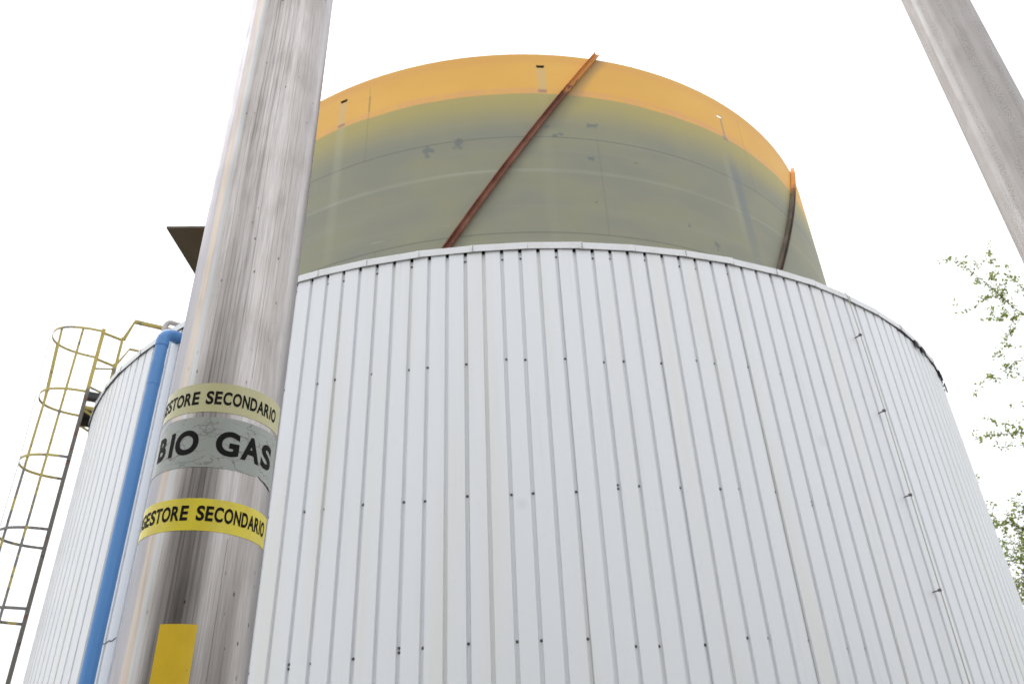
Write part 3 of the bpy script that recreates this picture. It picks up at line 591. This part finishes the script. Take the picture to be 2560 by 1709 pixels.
# ------------------------------------------------------------------ tree at the right
tree = empty('tree', (18.0, 19.5, 0), 'sparse tree in fresh spring leaf to the right behind the white tank', 'tree')
BR = [
   [(12.64, 16.77, 12.02), (12.55, 16.84, 12.28), (12.44, 16.92, 12.55), (12.31, 17.01, 12.93), (12.2, 17.09, 13.39), (12.09, 17.17, 13.65), (11.98, 17.25, 13.98), (11.87, 17.33, 14.35), (11.73, 17.42, 14.61)] ,
   [(12.26, 17.05, 13.47), (12.43, 16.93, 13.92), (12.45, 16.91, 14.29), (12.42, 16.93, 14.48)] ,
   [(12.3, 17.02, 13.03), (11.99, 17.24, 13.02), (11.77, 17.39, 12.88), (11.6, 17.5, 12.9), (11.4, 17.64, 12.91)] ,
   [(12.37, 16.97, 12.78), (12.11, 17.15, 12.76), (12.05, 17.2, 12.52), (11.8, 17.37, 12.46)] ,
   [(12.31, 17.01, 12.93), (12.53, 16.86, 13.31), (12.63, 16.78, 13.6), (12.66, 16.76, 13.88)] ,
   [(12.45, 16.91, 12.48), (12.25, 17.05, 12.08), (12.07, 17.19, 11.66), (11.78, 17.39, 11.48)] ,
   [(12.77, 16.67, 12.85), (12.7, 16.73, 13.05), (12.69, 16.73, 13.34)] ,
   [(12.53, 16.85, 12.14), (12.39, 16.95, 12.18), (12.31, 17.01, 12.5), (12.15, 17.13, 12.31)] ,
   [(12.49, 16.88, 11.17), (12.24, 17.06, 11.13), (12.1, 17.16, 11.17), (11.92, 17.29, 11.04), (11.72, 17.43, 10.99), (11.41, 17.63, 10.96)] ,
   [(12.0, 17.23, 11.06), (11.88, 17.32, 10.89), (11.74, 17.42, 10.77)] ,
   [(11.92, 17.29, 11.04), (11.89, 17.31, 11.2), (11.88, 17.31, 11.31)] ,
   [(12.17, 17.11, 9.31), (11.77, 17.39, 9.41), (11.28, 17.72, 9.52), (10.94, 17.92, 9.53)] ,
   [(11.78, 17.38, 9.47), (11.56, 17.53, 9.69), (11.32, 17.69, 9.85)] ,
   [(12.31, 17.01, 9.8), (12.01, 17.23, 9.99), (11.69, 17.45, 10.16)] ,
   [(11.85, 17.34, 9.11), (11.59, 17.51, 9.13), (11.26, 17.73, 9.28)] ,
   [(10.44, 18.22, 8.38), (10.73, 18.05, 8.56), (10.86, 17.97, 8.71)] ,
   [(11.68, 17.45, 6.99), (11.29, 17.71, 7.09), (11.02, 17.88, 7.4), (10.65, 18.1, 7.75)] ,
   [(11.68, 17.45, 7.58), (11.4, 17.63, 7.66), (11.15, 17.8, 7.86)] ,
   [(11.43, 17.62, 6.7), (11.06, 17.85, 6.91), (10.78, 18.02, 7.04), (10.62, 18.12, 7.26)] ,
   [(11.37, 17.66, 6.49), (11.03, 17.87, 6.51), (10.72, 18.06, 6.64)] ,
   [(11.05, 17.86, 6.57), (10.76, 18.03, 6.17), (10.58, 18.14, 5.59)] ,
   [(11.28, 17.71, 6.17), (10.93, 17.93, 6.14), (10.71, 18.06, 5.84)] ,
   [(11.47, 17.59, 7.28), (11.25, 17.73, 7.59), (10.95, 17.92, 7.48), (10.71, 18.07, 7.42)] ,]
T0 = Vector((18.0, 19.5, 0)); random.seed(21)
mb = MB(); tp = [T0 + Vector((0, 0, -.1)), T0 + Vector((.1, 0, 2)), T0 + Vector((-.1, .1, 5)), T0 + Vector((.2, .1, 8)), T0 + Vector((.1, 0, 11)), T0 + Vector((-.1, .1, 14)), T0 + Vector((0, 0, 17))]
mb.tube(tp, [.30, .25, .21, .17, .13, .08, .03], 14); mb.build('trunk', BARK, tree)
bm_ = MB(); lf = MB()
def leafc(P, n=None, s=1.0):
    for _ in range(n or random.randint(4, 8)):
        c0 = P + Vector([random.gauss(0, .035 * s) for _ in range(3)]); d = Vector([random.gauss(0, 1) for _ in range(3)]).normalized(); d.z -= .2; d.normalize()
        sd_ = d.cross(Vector([random.gauss(0, 1) for _ in range(3)])).normalized(); ln = random.uniform(.05, .095) * s; wd = ln * random.uniform(.28, .4); fold = d.cross(sd_) * wd * .4
        b = lf.add([c0, c0 + d * ln * .45 + sd_ * wd + fold, c0 + d * ln, c0 + d * ln * .45 - sd_ * wd + fold]); lf.face([b, b + 1, b + 2]); lf.face([b, b + 2, b + 3])
def twig(P, D, ln, r, depth=0, dens=.17):
    pts = [P]; d = D.normalized(); n = max(2, int(ln / .14))
    for i in range(n): d = (d + Vector([random.gauss(0, .17) for _ in range(3)]) + Vector((0, 0, -.03))).normalized(); pts.append(pts[-1] + d * ln / n)
    bm_.tube(pts, [max(.0045, r * (1 - i / (n + 1))) for i in range(n + 1)], 5, cap=False)
    for i, p in enumerate(pts[1:]):
        if random.random() < .75: leafc(p + Vector([random.gauss(0, .03) for _ in range(3)]))
        if depth < 1 and random.random() < .6:
            s_ = Vector([random.gauss(0, 1) for _ in range(3)]).normalized(); twig(p, d * .5 + s_, random.uniform(.15, .45), r * .5, depth + 1)
for k, pl in enumerate(BR):
    pl = [Vector(p) for p in pl]; main = k in (0, 8, 11, 16)
    if main:                                     # carry the limb back to the trunk
        e = pl[0]; zt = min(16, max(3, e.z - 2.2)); t0 = T0 + Vector((0, 0, zt)); mid = [t0.lerp(e, f) + Vector((0, 0, .5 * sin(pi * f))) + Vector([random.gauss(0, .08) for _ in range(3)]) for f in (.2, .4, .6, .8)]
        bm_.tube([t0] + mid + [e], [.07, .06, .05, .04, .025, .015], 8)
        for q in mid[1:]:
            for _ in range(5): twig(q + Vector([random.gauss(0, .1) for _ in range(3)]), Vector([random.gauss(0, 1) for _ in range(3)]), random.uniform(.5, 1.1), .012)
    r_ = .015 if main else .007
    bm_.tube(pl, [max(.004, r_ * (1 - i / len(pl))) for i in range(len(pl))], 6, cap=False)
    for a, b_ in zip(pl, pl[1:]):
        seg = (b_ - a); nn_ = max(1, int(seg.length / .11))
        for i in range(nn_):
            p = a + seg * ((i + random.random()) / nn_)
            for _ in range(1 if random.random() < .6 else 2): leafc(p + Vector([random.gauss(0, .03) for _ in range(3)]))
            pr_ = 1.0 if k >= 16 else .62
            if random.random() < pr_: twig(p, Vector([random.gauss(0, 1) for _ in range(3)]) + seg.normalized() * .4, random.uniform(.15, .5), .006, 0 if k >= 16 else 1)
for i in range(46):                              # the rest of the crown, outside the picture
    z0 = random.uniform(4.5, 16.5); a = random.uniform(-1.3, 2.6) ; D = Vector((cos(a), sin(a), random.uniform(.1, .7))); ln = random.uniform(2.0, 3.8) * (1.15 - z0 / 22)
    P = T0 + Vector((0, 0, z0)); pts = [P + D.normalized() * ln * f + Vector([random.gauss(0, .06 * (f > 0)) for _ in range(3)]) for f in (0, .2, .4, .6, .8, 1)]
    bm_.tube(pts, [.05, .04, .032, .024, .016, .008], 6)
    for q in pts[2:]:
        for _ in range(3): twig(q, D + Vector([random.gauss(0, .9) for _ in range(3)]), random.uniform(.4, .9), .008)
bm_.build('branches', BARK, tree); lf.build('foliage', LEAF, tree)

# ------------------------------------------------------------------ added buildings out of view, shaped and darkened for the pipes to mirror
m = M('dark_added_wall', (.34, .27, .2), .9); o_, q = m.obj(); m.base(m.mix(m.noise(o_, .8, 5), (.085, .066, .050), (.06, .046, .036))); WALL = m
def shed(x0, x1, y, h, dep, label, mat):
    r_ = empty('added_shed', ((x0 + x1) / 2, y - dep / 2, 0), label, 'building')
    mb = MB(); mb.box(((x0 + x1) / 2, y - dep / 2, h / 2), ((x1 - x0) / 2, 0, 0), (0, dep / 2, 0), (0, 0, h / 2)); mb.build('wall', mat, r_)
    mb = MB(); b = mb.add([(x0 - .4, y + .4, h + .003), (x1 + .4, y + .4, h + .003), (x1 + .4, y - dep - .4, h + .003), (x0 - .4, y - dep - .4, h + .003), (x0 - .4, y - dep / 2, h + 1.2), (x1 + .4, y - dep / 2, h + 1.2)])
    for f in ((0, 1, 5, 4), (2, 3, 4, 5), (0, 4, 3), (1, 2, 5), (0, 3, 2, 1)): mb.face([b + k for k in f])
    mb.build('roof', M('tile_roof', (.16, .08, .055), .85), r_)
    k = x0 + 1.5; gl = M('window_glass', (.03, .035, .04), .1)
    while k < x1 - 1.5:
        for zz in (1.6, 4.4, 7.2):
            if zz + 1 < h:
                mb = MB(); mb.box((k, y + .01, zz), (.6, 0, 0), (0, .03, 0), (0, 0, .65)); mb.build('window', gl, r_)
        k += 2.6
    return r_
shed(-9.5, 5.5, -7.0, 7.8, 8, 'dark building added out of view behind the camera for the pipes to mirror', WALL)
shed(13, 20, 5, 5.2, 16, 'lower dark building added out of view at the right for the pipes to mirror', WALL)
